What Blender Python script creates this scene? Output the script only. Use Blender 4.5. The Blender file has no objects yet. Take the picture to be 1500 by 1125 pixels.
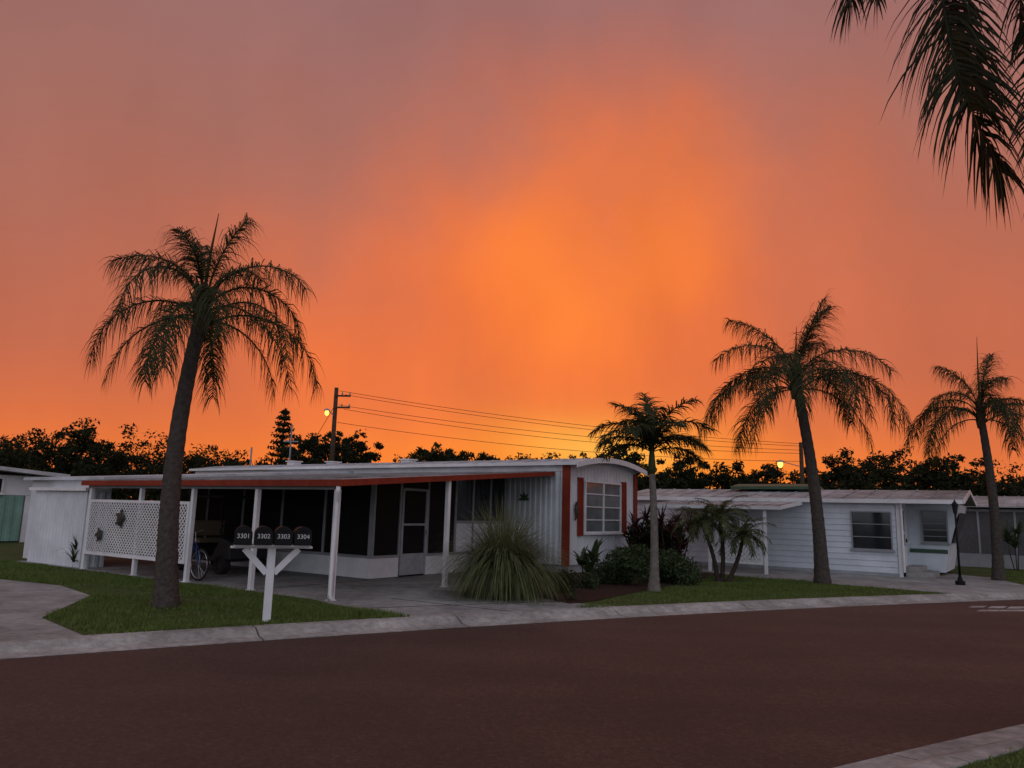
import bpy, bmesh, math, random
from mathutils import Vector, Matrix
import numpy as np
random.seed(11)
rng = np.random.default_rng(5)
S = bpy.context.scene
C = S.collection
R = math.radians
V = Vector

# ---------------------------------------------------------------- camera
F = 1100.0
PITCH, ROLL = R(9.7), R(1.5)
CAMZ = 1.6
Mrot = Matrix.Rotation(R(90)+PITCH, 3, 'X') @ Matrix.Rotation(ROLL, 3, 'Z')
cam = bpy.data.cameras.new('camera'); co = bpy.data.objects.new('camera', cam); C.objects.link(co)
co.location = (0, 0, CAMZ); co.rotation_euler = Mrot.to_euler()
cam.sensor_width = 36; cam.lens = F/1500*36; cam.clip_start = .05; cam.clip_end = 3000
S.camera = co
def ray(u, v): return Mrot @ V(((u-750)/F, (562.5-v)/F, -1))
def at(u, v, Y):
    d = ray(u, v); t = Y/d.y
    return V((d.x*t, Y, CAMZ+d.z*t))
def gp(u, v, z=0.0):
    d = ray(u, v); t = (z-CAMZ)/d.z
    return V((d.x*t, d.y*t, z))

# ---------------------------------------------------------------- materials
def mat(name, c, c2=None, scale=6, rough=.75, bump=0.0, bscale=80, spec=.3, metal=0, dirt=0.0, emis=0, trans=0, lo=.33, hi=.67, dscale=.9):
    m = bpy.data.materials.new(name); m.use_nodes = True
    nt = m.node_tree; N = nt.nodes; L = nt.links
    b = N['Principled BSDF']
    b.inputs['Roughness'].default_value = rough; b.inputs['Metallic'].default_value = metal
    b.inputs['Specular IOR Level'].default_value = spec
    tc = N.new('ShaderNodeTexCoord')
    nz = N.new('ShaderNodeTexNoise'); nz.inputs['Scale'].default_value = scale; nz.inputs['Detail'].default_value = 8
    nz.inputs['Roughness'].default_value = .65
    L.new(tc.outputs['Object'], nz.inputs['Vector'])
    cr = N.new('ShaderNodeValToRGB')
    c2 = c2 or tuple(x*.8 for x in c)
    cr.color_ramp.elements[0].position = lo; cr.color_ramp.elements[0].color = (*c2, 1)
    cr.color_ramp.elements[1].position = hi; cr.color_ramp.elements[1].color = (*c, 1)
    L.new(nz.outputs['Fac'], cr.inputs['Fac'])
    out = cr.outputs['Color']
    if dirt:
        n2 = N.new('ShaderNodeTexNoise'); n2.inputs['Scale'].default_value = dscale; n2.inputs['Detail'].default_value = 10
        n2.inputs['Roughness'].default_value = .7
        L.new(tc.outputs['Object'], n2.inputs['Vector'])
        r2 = N.new('ShaderNodeValToRGB')
        r2.color_ramp.elements[0].position = .35; r2.color_ramp.elements[0].color = (1-dirt,)*3+(1,)
        r2.color_ramp.elements[1].position = .62; r2.color_ramp.elements[1].color = (1, 1, 1, 1)
        L.new(n2.outputs['Fac'], r2.inputs['Fac'])
        mx = N.new('ShaderNodeMix'); mx.data_type = 'RGBA'; mx.blend_type = 'MULTIPLY'; mx.inputs[0].default_value = 1
        L.new(out, mx.inputs[6]); L.new(r2.outputs['Color'], mx.inputs[7]); out = mx.outputs[2]
    L.new(out, b.inputs['Base Color'])
    if bump:
        nb = N.new('ShaderNodeTexNoise'); nb.inputs['Scale'].default_value = bscale; nb.inputs['Detail'].default_value = 6
        L.new(tc.outputs['Object'], nb.inputs['Vector'])
        bp = N.new('ShaderNodeBump'); bp.inputs['Strength'].default_value = bump; bp.inputs['Distance'].default_value = .02
        L.new(nb.outputs['Fac'], bp.inputs['Height']); L.new(bp.outputs['Normal'], b.inputs['Normal'])
    if emis:
        b.inputs['Emission Color'].default_value = (*c, 1); b.inputs['Emission Strength'].default_value = emis
    if trans:
        tr = N.new('ShaderNodeBsdfTranslucent'); L.new(out, tr.inputs['Color'])
        ms = N.new('ShaderNodeMixShader'); ms.inputs['Fac'].default_value = trans
        L.new(b.outputs['BSDF'], ms.inputs[1]); L.new(tr.outputs['BSDF'], ms.inputs[2])
        L.new(ms.outputs['Shader'], N['Material Output'].inputs['Surface'])
    return m
M = {}
M['white'] = mat('white_paint', (.74,.75,.76), (.64,.65,.66), 3, .55, dirt=.18)
M['wall'] = mat('white_siding', (.68,.71,.74), (.60,.63,.66), 2, .6, dirt=.2)
M['lap'] = mat('lap_siding', (.66,.71,.76), (.58,.63,.68), 2, .6, dirt=.16)
M['red'] = mat('red_paint', (.27,.042,.02), (.2,.03,.016), 5, .65, spec=.15, dirt=.25)
M['roofmetal'] = mat('roof_metal', (.56,.59,.62), (.42,.44,.46), 1.5, .75, spec=.1, dirt=.35)
M['carroof'] = mat('carport_roof_metal', (.40,.41,.42), (.2,.2,.2), 1.2, .75, spec=.1, dirt=.5)
M['roofold'] = mat('roof_weathered', (.48,.50,.51), (.27,.26,.25), 1.6, .7, spec=.1, dirt=.55, dscale=.5)
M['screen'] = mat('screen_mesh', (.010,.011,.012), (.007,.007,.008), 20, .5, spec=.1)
M['glass'] = mat('window_glass', (.02,.024,.028), (.012,.014,.016), 2, .08, spec=.5)
M['pane'] = mat('curtained_glass', (.15,.17,.17), (.09,.10,.10), 3, .12, spec=.5)
M['concrete'] = mat('concrete', (.37,.365,.35), (.24,.235,.225), 5, .9, bump=.3, bscale=60, spec=.15, dirt=.45)
M['kerb'] = mat('kerb_concrete', (.44,.425,.40), (.27,.26,.245), 9, .9, bump=.5, bscale=50, spec=.15, dirt=.5)
M['soil'] = mat('lawn_ground', (.085,.105,.035), (.05,.065,.024), 7, .95, bump=.6, bscale=40, spec=.1, dirt=.3)
M['blade'] = mat('grass_blade', (.135,.19,.045), (.08,.12,.03), 3, .7, spec=.15, trans=.25)
M['mulch'] = mat('mulch', (.06,.035,.025), (.025,.015,.012), 30, .95, bump=1, bscale=60, spec=.1)
M['trunk'] = mat('palm_trunk', (.085,.07,.06), (.04,.034,.03), 14, .9, bump=.9, bscale=22, spec=.15)
M['trunklight'] = mat('pale_palm_trunk', (.19,.17,.15), (.10,.09,.08), 9, .9, bump=.6, bscale=25, spec=.15)
M['bark'] = mat('bark', (.06,.045,.035), (.035,.026,.02), 10, .95, spec=.1)
M['palm'] = mat('palm_leaf', (.046,.055,.02), (.026,.032,.013), 2, .6, spec=.15, trans=.25)
M['palm2'] = mat('dark_palm_leaf', (.03,.034,.016), (.018,.02,.01), 2, .6, spec=.12, trans=.1)
M['datepalm'] = mat('date_palm_leaf', (.085,.10,.035), (.045,.058,.022), 3, .6, spec=.15, trans=.25)
M['palmdry'] = mat('dry_frond', (.07,.05,.03), (.045,.032,.02), 3, .8, spec=.1)
M['leafdark'] = mat('tree_leaf', (.032,.036,.017), (.016,.019,.01), .8, .85, spec=.05, trans=.15)
M['leaf'] = mat('shrub_leaf', (.05,.078,.028), (.028,.046,.018), 3, .5, spec=.2, trans=.15)
M['leafred'] = mat('red_leaf', (.06,.018,.02), (.03,.012,.014), 4, .5, spec=.2, trans=.15)
M['fount'] = mat('fountain_grass', (.17,.185,.085), (.075,.09,.04), 5, .6, spec=.15, trans=.25)
M['black'] = mat('black_metal', (.010,.010,.011), (.008,.008,.008), 6, .55, spec=.12)
M['number'] = mat('number_paint', (.6,.6,.6), None, 4, .5)
M['wood'] = mat('pole_wood', (.075,.05,.035), (.04,.03,.022), 6, .9, spec=.1)
M['rubber'] = mat('rubber', (.018,.018,.018), None, 8, .8)
M['chrome'] = mat('steel', (.5,.5,.52), None, 8, .3, metal=.9)
M['blue'] = mat('blue_paint', (.03,.06,.25), None, 6, .35, spec=.5)
M['cart'] = mat('cart_body', (.02,.022,.024), None, 5, .45, spec=.3)
M['vinyl'] = mat('seat_vinyl', (.17,.13,.085), None, 8, .5)
M['green'] = mat('green_metal', (.20,.36,.30), (.15,.28,.23), 2, .55, dirt=.25)
M['greentrim'] = mat('green_trim', (.05,.10,.06), None, 3, .6)
M['grey'] = mat('grey_panel', (.3,.31,.33), (.24,.25,.26), 3, .7, dirt=.2)
M['greyscreen'] = mat('grey_screen', (.09,.09,.095), (.06,.06,.065), 9, .6)
M['lampglow'] = mat('lamp_glow', (1.0,.5,.09), (1.0,.5,.09), 1, .5, emis=2.6)
M['turtle'] = mat('verdigris', (.05,.05,.048), (.03,.03,.028), 14, .5, metal=.3)
M['leafplaque'] = mat('green_plaque', (.05,.12,.05), None, 9, .5)
M['marking'] = mat('road_marking', (.5,.48,.46), (.2,.17,.16), 12, .8, dirt=.5)
M['skirt'] = mat('skirting', (.42,.44,.46), (.34,.36,.38), 4, .7, dirt=.4)
def asphalt():
    m = bpy.data.materials.new('asphalt'); m.use_nodes = True; nt = m.node_tree; N = nt.nodes; L = nt.links
    b = N['Principled BSDF']; tc = N.new('ShaderNodeTexCoord')
    def nz(scale, det, rough, mp=None):
        n = N.new('ShaderNodeTexNoise'); n.inputs['Scale'].default_value = scale; n.inputs['Detail'].default_value = det; n.inputs['Roughness'].default_value = rough
        v = tc.outputs['Object']
        if mp:
            q = N.new('ShaderNodeMapping'); q.inputs['Rotation'].default_value = (0,0,mp[0]); q.inputs['Scale'].default_value = mp[1]; L.new(v, q.inputs['Vector']); v = q.outputs[0]
        L.new(v, n.inputs['Vector']); return n.outputs['Fac']
    def ramp(f, stops):
        r = N.new('ShaderNodeValToRGB'); E = r.color_ramp.elements
        E[0].position, E[0].color = stops[0][0], (*stops[0][1],1); E[1].position, E[1].color = stops[-1][0], (*stops[-1][1],1)
        for p, c in stops[1:-1]: e = E.new(p); e.color = (*c,1)
        L.new(f, r.inputs['Fac']); return r.outputs['Color']
    def mul(a, c):
        x = N.new('ShaderNodeMix'); x.data_type = 'RGBA'; x.blend_type = 'MULTIPLY'; x.inputs[0].default_value = 1; L.new(a, x.inputs[6]); L.new(c, x.inputs[7]); return x.outputs[2]
    g1 = ramp(nz(24, 12, .88), [(.36,(.022,.013,.011)),(.5,(.066,.038,.029)),(.60,(.115,.066,.05)),(.67,(.36,.22,.16))])
    p1 = ramp(nz(.5, 8, .6), [(.32,(.72,.70,.70)),(.66,(1.1,1.07,1.05))])
    t1 = ramp(nz(1.0, 5, .55, (R(-27),(.06,.9,1))), [(.35,(.84,.83,.83)),(.62,(1.06,1.05,1.03))])
    L.new(mul(mul(g1,p1),t1), b.inputs['Base Color'])
    b.inputs['Roughness'].default_value = .68; b.inputs['Specular IOR Level'].default_value = .38
    bp = N.new('ShaderNodeBump'); bp.inputs['Strength'].default_value = 1.0; bp.inputs['Distance'].default_value = .025
    L.new(nz(50, 8, .75), bp.inputs['Height']); L.new(bp.outputs['Normal'], b.inputs['Normal'])
    return m
M['asphalt'] = asphalt()

# ---------------------------------------------------------------- mesh helper
class MB:
    def __init__(s): s.v = []; s.f = []
    def add(s, vs, fs):
        o = len(s.v); s.v += [tuple(x) for x in vs]; s.f += [tuple(i+o for i in f) for f in fs]; return s
    def box(s, x0, y0, z0, x1, y1, z1):
        return s.add([(x0,y0,z0),(x1,y0,z0),(x1,y1,z0),(x0,y1,z0),(x0,y0,z1),(x1,y0,z1),(x1,y1,z1),(x0,y1,z1)],
                     [(0,3,2,1),(4,5,6,7),(0,1,5,4),(1,2,6,5),(2,3,7,6),(3,0,4,7)])
    def pbox(s, mp, s0, s1, z0, z1, d0, d1):
        P = [mp(a, z, d) for d in (d0, d1) for (a, z) in ((s0,z0),(s1,z0),(s1,z1),(s0,z1))]
        return s.add(P, [(0,1,2,3),(7,6,5,4),(0,4,5,1),(1,5,6,2),(2,6,7,3),(3,7,4,0)])
    def bar(s, p, q, w, h, up=V((0,0,1))):
        p = V(p); q = V(q); t = (q-p).normalized()
        if abs(t.dot(up)) > .98: up = V((0,1,0))
        a = t.cross(up).normalized(); b = a.cross(t)
        P = [c + a*i*w/2 + b*j*h/2 for c in (p, q) for (i, j) in ((-1,-1),(1,-1),(1,1),(-1,1))]
        return s.add(P, [(0,1,2,3),(7,6,5,4),(0,4,5,1),(1,5,6,2),(2,6,7,3),(3,7,4,0)])
    def tube(s, pts, rad, n=8):
        pts = [V(p) for p in pts]
        if not hasattr(rad, '__len__'): rad = [rad]*len(pts)
        o = len(s.v); k = len(pts)
        for i, p in enumerate(pts):
            t = (pts[min(i+1,k-1)]-pts[max(i-1,0)]).normalized()
            up = V((0,0,1)) if abs(t.z) < .95 else V((0,1,0))
            a = t.cross(up).normalized(); b = a.cross(t)
            for j in range(n):
                th = 2*math.pi*j/n
                s.v.append(tuple(p + (a*math.cos(th)+b*math.sin(th))*rad[i]))
        for i in range(k-1):
            for j in range(n):
                j2 = (j+1) % n
                s.f.append((o+i*n+j, o+i*n+j2, o+(i+1)*n+j2, o+(i+1)*n+j))
        s.f.append(tuple(o+j for j in range(n))[::-1]); s.f.append(tuple(o+(k-1)*n+j for j in range(n)))
        return s
    def prism(s, poly, fn, lo, hi):
        n = len(poly)
        P = [fn(a, b, lo) for a, b in poly] + [fn(a, b, hi) for a, b in poly]
        return s.add(P, [tuple(range(n))[::-1], tuple(range(n, 2*n))] + [(i, (i+1) % n, n+(i+1) % n, n+i) for i in range(n)])
    def ball(s, c, r, nu=10, nv=6, sc=(1,1,1)):
        c = V(c); o = len(s.v)
        for i in range(nv+1):
            ph = math.pi*i/nv
            for j in range(nu):
                th = 2*math.pi*j/nu
                s.v.append((c.x+r*sc[0]*math.sin(ph)*math.cos(th), c.y+r*sc[1]*math.sin(ph)*math.sin(th), c.z+r*sc[2]*math.cos(ph)))
        for i in range(nv):
            for j in range(nu):
                s.f.append((o+i*nu+j, o+(i+1)*nu+j, o+(i+1)*nu+(j+1) % nu, o+i*nu+(j+1) % nu))
        return s
    def leaf(s, p, d, l, w, side, droop, seg=3):
        d = V(d).normalized(); p = V(p); o = len(s.v)
        for i in range(seg):
            k = i/seg
            ww = w*(.55+.45*math.sin(math.pi*min(1, k+.3))) * (1-k*.35)
            s.v.append(tuple(p-side*ww/2)); s.v.append(tuple(p+side*ww/2))
            p = p + d*(l/seg)
            d = (d + V((0,0,-1))*droop/seg*1.6).normalized()
        s.v.append(tuple(p))
        for i in range(seg-1):
            s.f.append((o+2*i, o+2*i+1, o+2*i+3, o+2*i+2))
        s.f.append((o+2*(seg-1), o+2*(seg-1)+1, o+2*seg))
    def build(s, name, m, parent=None, smooth=False, bevel=0):
        me = bpy.data.meshes.new(name); me.from_pydata(s.v, [], s.f); me.update()
        me.materials.append(M[m] if isinstance(m, str) else m)
        if smooth: me.polygons.foreach_set('use_smooth', [True]*len(me.polygons))
        o = bpy.data.objects.new(name, me); C.objects.link(o)
        if parent is not None: o.parent = parent
        if bevel:
            b = o.modifiers.new('bevel', 'BEVEL'); b.width = bevel; b.segments = 2; b.limit_method = 'ANGLE'
        return o
def tag(o, label, cat, group=None, kind=None):
    o['label'] = label; o['category'] = cat
    if group: o['group'] = group
    if kind: o['kind'] = kind
    return o
def thing(name, label, cat, loc=(0,0,0), rz=0, group=None):
    o = bpy.data.objects.new(name, None); C.objects.link(o); o.location = loc; o.rotation_euler = (0,0,rz)
    o.empty_display_size = .1
    return tag(o, label, cat, group)
def struct(o, label=None, cat=None):
    o['kind'] = 'structure'; o['label'] = label or o.name.replace('_',' '); o['category'] = cat or o.name.replace('_',' ')
    return o

# ---------------------------------------------------------------- ground, road, kerbs
def smooth_line(pts, step=.6):
    P = np.array(pts, float); d = np.r_[0, np.cumsum(np.hypot(*np.diff(P, axis=0).T))]
    s = np.arange(0, d[-1], step); x = np.interp(s, d, P[:,0]); y = np.interp(s, d, P[:,1])
    for _ in range(30):
        x[1:-1] = (x[:-2]+2*x[1:-1]+x[2:])/4; y[1:-1] = (y[:-2]+2*y[1:-1]+y[2:])/4
    return np.c_[x, y]
FE = smooth_line([(-40,-15.7),(-12,3.9),(-5.45,8.5),(-3.9,9.55),(-1.6,11.05),(1.8,13.05),(6.2,15.4),(12.1,18.15),(60,39.5),(140,75)])
tan = np.gradient(FE, axis=0); tan /= np.linalg.norm(tan, axis=1)[:,None]
nor = np.c_[-tan[:,1], tan[:,0]]
def off(d): return FE + nor*d
RW = 6.65
ROADZ = -.10
KBK = off(.56)
def KB(x): return float(np.interp(x, KBK[:,0], KBK[:,1]))
def sheet(name, poly, z, m):
    b = MB(); b.add([(x, y, z) for x, y in poly], [tuple(range(len(poly)))])
    return b.build(name, m)
g = MB(); g.add([(-900,-900,-.22),(900,-900,-.22),(900,900,-.22),(-900,900,-.22)], [(0,1,2,3)])
struct(g.build('ground', 'soil'), 'dark ground reaching out to the horizon', 'ground')
def strip_obj(name, d0, d1, z, m):
    A, B = off(d0), off(d1); n = len(A)
    b = MB(); b.v = [(x,y,z) for x,y in A]+[(x,y,z) for x,y in B]
    b.f = [(i, i+1, n+i+1, n+i) for i in range(n-1)]
    return b.build(name, m)
struct(strip_obj('road', -RW-.02, .02, ROADZ, 'asphalt'), 'reddish brown asphalt street crossing the foreground', 'road')
def kerb_obj(name, prof, label):
    b = MB(); segn = 5
    n = len(FE)
    for st in range(0, n-1, segn):
        idx = list(range(st, min(st+segn, n-1)+1))
        o = len(b.v); k = len(prof)
        for jj, i in enumerate(idx):
            base = FE[i].copy(); tt = tan[i]
            sh = .012 if jj == 0 else (-.012 if jj == len(idx)-1 else 0)
            for dd, z in prof:
                q = base + nor[i]*dd + tt*sh; b.v.append((q[0], q[1], z))
        for jj in range(len(idx)-1):
            for c in range(k-1):
                b.f.append((o+jj*k+c, o+(jj+1)*k+c, o+(jj+1)*k+c+1, o+jj*k+c+1))
        b.f.append(tuple(o+c for c in range(k))); b.f.append(tuple(o+(len(idx)-1)*k+c for c in range(k))[::-1])
    return struct(b.build(name, 'kerb'), label, 'kerb')
kerb_obj('kerb_far', [(0,-.3),(0,-.092),(.22,-.075),(.34,-.02),(.42,.008),(.58,.012),(.58,-.3)], 'pale concrete kerb and gutter along the far side of the street')
kerb_obj('kerb_near', [(-RW-.58,-.3),(-RW-.58,.012),(-RW-.42,.008),(-RW-.34,-.02),(-RW-.22,-.075),(-RW,-.092),(-RW,-.3)], 'pale concrete kerb at the near side of the street')
def lot(name, line, far, label):
    n = len(line); b = MB()
    b.v = [(x,y,0) for x,y in line]+[(x,y,0) for x,y in far]
    b.f = [(i, i+1, n+i+1, n+i) for i in range(n-1)]
    return struct(b.build(name, 'soil'), label, 'lawn')
lot('lot_ground', off(.56), FE+np.array([[-60,400.]]), 'green lawn ground around the mobile homes')
lot('verge_ground', FE+np.array([[30,-90.]]), off(-RW-.56), 'grass verge at the near side of the street')

d = V((-.821,.571)); nv = V((.571,.821)); ANG = math.atan2(.821,.571)
P0 = V((-3.06,13.56)); Q0 = V((11.7,22.9))
def W(a, n): q = P0+d*a+nv*n; return (q.x, q.y)
def W2(a, n): q = Q0+d*a+nv*n; return (q.x, q.y)
def kbline(x0, x1, k=8): return [(x0+(x1-x0)*i/k, KB(x0+(x1-x0)*i/k)) for i in range(k+1)]
drive_poly = kbline(-1.45, 2.05) + [(.95,14.3),(.35,15.6),W(2.2,7.6),W(2.2,8.7),W(12,8.7),W(12,-.12),W(.25,-.12),(-3.0,13.15)]
struct(sheet('driveway', drive_poly, .004, 'concrete'), 'grey concrete driveway running under the red edged carport', 'driveway')
pad_poly = kbline(-14, -5.05) + [(-6.4,10.77),(-7.16,13.4),(-8.5,14.8),(-14,17.5)]
struct(sheet('concrete_pad', pad_poly, .004, 'concrete'), 'pale concrete pad at the left end of the kerb', 'driveway')
drive2_poly = kbline(10.4, 13.6) + [(14.9,23.6),W2(0,4),W2(0,0),W2(7,0),W2(7,-2.6),(6.2,22.6),(6.4,21.5)]
struct(sheet('side_driveway', drive2_poly, .005, 'concrete'), 'concrete drive beside the white lap sided home', 'driveway')
bed_poly = [(.95,14.3),(1.15,14.0),(1.7,14.6),(2.7,16.3),(4.7,19.6),(6.1,22.0),W(.3,13.2),W(.3,8.7),W(2.2,8.7),W(2.2,7.6),(.35,15.6)]
struct(sheet('mulch_bed', bed_poly, .012, 'mulch'), 'dark mulch planting bed in front of the shuttered window', 'ground')
j = MB()
for p, q in (((-2.4,12.6),(1.0,14.35)), (W(2.3,-.1),W(2.3,3.2)), (W(-.5,1.0),(0.3,12.6)), (W(5,-.1),W(5,3.2))):
    j.bar((*p,.005), (*q,.005), .03, .004)
struct(j.build('driveway_joints', 'mulch'), 'dark joints across the concrete driveway', 'driveway')
mk = MB()
for u0, u1, v0, v1 in ((1418,1440,887.5,890),(1446,1470,888,891),(1474,1498,888.5,891.5),(1430,1500,893,895.5),(1505,1540,889,892)):
    pts = [gp(u0,v1,ROADZ+.004), gp(u1,v1,ROADZ+.004), gp(u1+6,v0,ROADZ+.004), gp(u0+6,v0,ROADZ+.004)]
    mk.add(pts, [(0,1,2,3)])
struct(mk.build('road_marking', 'marking'), 'worn white paint marks on the street at the right', 'marking')

def inpoly(x, y, poly):
    r = np.zeros(len(x), bool); n = len(poly)
    for i in range(n):
        x0,y0 = poly[i]; x1,y1 = poly[(i+1) % n]
        c = ((y0 > y) != (y1 > y)) & (x < (x1-x0)*(y-y0)/((y1-y0) or 1e-9)+x0)
        r ^= c
    return r
def blades(name, poly, holes, density, hmin, hmax, label):
    P = np.array(poly); lo, hi = P.min(0), P.max(0)
    n = int((hi-lo).prod()*density)
    x = rng.uniform(lo[0],hi[0],n); y = rng.uniform(lo[1],hi[1],n)
    k = inpoly(x,y,poly)
    for h in holes: k &= ~inpoly(x,y,h)
    pat = np.sin(x*1.3+np.sin(y*.9)*2)+np.sin(y*1.7+np.cos(x*1.1)*1.5)
    k &= rng.uniform(-2.2,1.0,n) < pat
    x, y = x[k], y[k]; n = len(x)
    x = x+rng.normal(0,.03,n); y = y+rng.normal(0,.03,n)
    clump = (np.sin(x*2.1+np.cos(y*1.7)*2)+np.sin(y*2.9+x*.7))*.25+.75
    h = rng.uniform(hmin,hmax,n)*clump; w = rng.uniform(.006,.012,n)
    th = rng.uniform(0,2*np.pi,n); lx = rng.normal(0,.5,n)*h; ly = rng.normal(0,.5,n)*h
    v = np.zeros((n,3,3)); v[:,0] = np.c_[x-w*np.cos(th), y-w*np.sin(th), 0*x]; v[:,1] = np.c_[x+w*np.cos(th), y+w*np.sin(th), 0*x]
    v[:,2] = np.c_[x+lx, y+ly, h]
    me = bpy.data.meshes.new(name); me.from_pydata(v.reshape(-1,3).tolist(), [], np.arange(3*n).reshape(-1,3).tolist())
    me.materials.append(M['blade']); o = bpy.data.objects.new(name, me); C.objects.link(o)
    return tag(o, label, 'grass', kind='stuff')
verge_poly = kbline(-5.0, -1.4) + [(-3.0,13.15),W(.25,-.12),W(12,-.2),(-19,22),(-15,19.5),(-14,17.6),(-8.5,14.9),(-7.1,13.45),(-6.35,10.77)]
blades('lawn_grass', verge_poly, [], 1500, .03, .08, 'short lawn grass around the curved palm and mailboxes')
lawn_poly = kbline(1.2, 10.35) + [(6.4,21.5),(6.2,22.4),(4.8,19.6),(2.75,16.2),(1.75,14.5)]
blades('lawn_grass', lawn_poly, [bed_poly], 1300, .03, .08, 'short lawn grass in front of the white lap sided home')
rl_poly = kbline(13.7, 24) + [(26,26),(18,28),(14.9,23.6)]
blades('lawn_grass', rl_poly, [], 500, .03, .07, 'short lawn grass at the far right of the street')
nv_poly = [tuple(p) for p in off(-RW-.6) if 2 < p[0] < 9]
nv_poly = nv_poly + [(nv_poly[-1][0]+1, nv_poly[-1][1]-2.5), (nv_poly[0][0]+1, nv_poly[0][1]-2.5)]
blades('lawn_grass', nv_poly, [], 2500, .03, .07, 'grass on the near verge at the bottom right corner')

# ---------------------------------------------------------------- building helpers
def mx_(y0): return lambda s, z, dd: (s, y0-dd, z)
def my_(x0): return lambda s, z, dd: (x0-dd, s, z)
def corrugated(mp, s0, s1, z0, z1, amp=.014, pitch=.15):
    b = MB(); n = max(2, int((s1-s0)/pitch)); pr = []
    for i in range(n):
        a = s0+(s1-s0)*i/n; p = (s1-s0)/n
        pr += [(a,0),(a+p*.35,0),(a+p*.5,amp),(a+p*.85,amp)]
    pr.append((s1,0))
    b.v = [mp(s,z0,q) for s,q in pr]+[mp(s,z1,q) for s,q in pr]; k = len(pr)
    b.f = [(i,i+1,k+i+1,k+i) for i in range(k-1)]
    b.pbox(mp, s0, s1, z0, z1, -.05, -.004)
    return b
def lap(mp, s0, s1, z0, z1, h=.17):
    b = MB(); n = int((z1-z0)/h); pr = []
    for i in range(n):
        z = z0+(z1-z0)*i/n; hh = (z1-z0)/n
        pr += [(z,.026),(z+hh*.96,.004)]
    pr.append((z1,.004)); k = len(pr)
    b.v = [mp(s0,z,q) for z,q in pr]+[mp(s1,z,q) for z,q in pr]
    b.f = [(i,i+1,k+i+1,k+i) for i in range(k-1)]
    b.pbox(mp, s0, s1, z0, z1, -.06, -.003)
    return b
def frame(b, mp, s0, s1, z0, z1, w, d0, d1):
    b.pbox(mp, s0, s0+w, z0, z1, d0, d1); b.pbox(mp, s1-w, s1, z0, z1, d0, d1)
    b.pbox(mp, s0+w, s1-w, z0, z0+w, d0, d1); b.pbox(mp, s0+w, s1-w, z1-w, z1, d0, d1)
    return b
def window(root, mp, s0, s1, z0, z1, cols, rows, pm='glass', fm='white', fw=.05, mw=.014):
    b = MB(); frame(b, mp, s0, s1, z0, z1, fw, .012, .07)
    for i in range(1, cols): c = s0+(s1-s0)*i/cols; b.pbox(mp, c-.03, c+.03, z0+fw, z1-fw, .014, .06)
    for i in range(1, rows): c = z0+(z1-z0)*i/rows; b.pbox(mp, s0+fw, s1-fw, c-mw, c+mw, .016, .05)
    w = b.build('window', fm, root)
    MB().pbox(mp, s0+.02, s1-.02, z0+.02, z1-.02, .015, .026).build('pane', pm, w)
    MB().pbox(mp, s0-.05, s1+.05, z0-.05, z0-.002, .012, .1).build('sill', fm, w)
    return w
def lattice(mp, s0, s1, z0, z1, pitch=.12, w=.05):
    b = MB(); h = z1-z0; L_ = s1-s0
    def seg(a, c, dd):
        t = V((c[0]-a[0], c[1]-a[1])); l = t.length
        if l < .03: return
        t /= l; q = V((-t.y, t.x))*w/2
        P = [(a[0]+q.x,a[1]+q.y),(a[0]-q.x,a[1]-q.y),(c[0]-q.x,c[1]-q.y),(c[0]+q.x,c[1]+q.y)]
        P = [(min(max(x,s0),s1), min(max(z,z0),z1)) for x,z in P]
        b.add([mp(x,z,dd) for x,z in P]+[mp(x,z,dd+.007) for x,z in P], [(0,1,2,3),(7,6,5,4),(0,4,5,1),(1,5,6,2),(2,6,7,3),(3,7,4,0)])
    k = -h
    while k < L_:
        x0 = max(k,0); x1 = min(k+h, L_)
        seg((s0+x0, z0+x0-k), (s0+x1, z0+x1-k), .0)
        seg((s0+x0, z1-(x0-k)), (s0+x1, z1-(x1-k)), .009)
        k += pitch*1.414
    frame(b, mp, s0-.02, s1+.02, z0-.03, z1+.03, .06, -.008, .024)
    return b

# ---------------------------------------------------------------- home with the carport
H1 = thing('mobile_home', 'long white mobile home with red edged carport and red window shutters', 'house', (P0.x,P0.y,0), ANG)
n0, n1, aF, aB = 8.7, 12.9, .3, 18.0
EZ, PZ = 3.0, 3.22
def arch(x0, x1, z0, rise, k=14): return [(x0+(x1-x0)*i/k, z0+rise*(1-(2*i/k-1)**2)) for i in range(k+1)]
fy = lambda x, z, y: (x, y, z)
mE = mx_(aF); mS = my_(n0)
b = MB(); b.prism([(n0,.22)]+[(n1,.22)]+arch(n0,n1,EZ-.02,PZ-EZ-.02)[::-1], fy, aF, aF+.08)
x = n0+.42
while x < n1-.2:
    b.pbox(mE, x-.012, x+.012, .24, EZ-.05, .0, .012); x += .203
b.build('end_wall', 'wall', H1)
corrugated(mS, .62, 2.38, .22, 2.76, .02, .16).build('side_wall', 'wall', H1)
b = MB(); b.box(n0, 2.38, .2, n0+.07, aB, EZ); b.box(n0, aF+.09, 2.77, n0+.07, 2.375, EZ); b.box(n0+.02,aF+.09,.22,n0+.06,.61,2.765)
b.box(n1-.08, aF+.09, .2, n1, aB, EZ); b.box(n0+.08, aB-.08, .2, n1-.09, aB, EZ); b.build('wall', 'wall', H1)
b = MB(); b.box(n0+.04, aF+.05, 0, n1-.04, aF+.11, .215); b.box(n0+.03, aF+.12, 0, n0+.08, aB, .195); b.box(n1-.09, aF+.12, 0, n1-.03, aB, .195)
b.build('skirting', 'skirt', H1)
b = MB(); ra = arch(n0-.14, n1+.14, EZ, PZ-EZ); b.prism(ra+[(x,z-.05) for x,z in ra[::-1]], fy, aF-.3, aB+.2)
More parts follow.
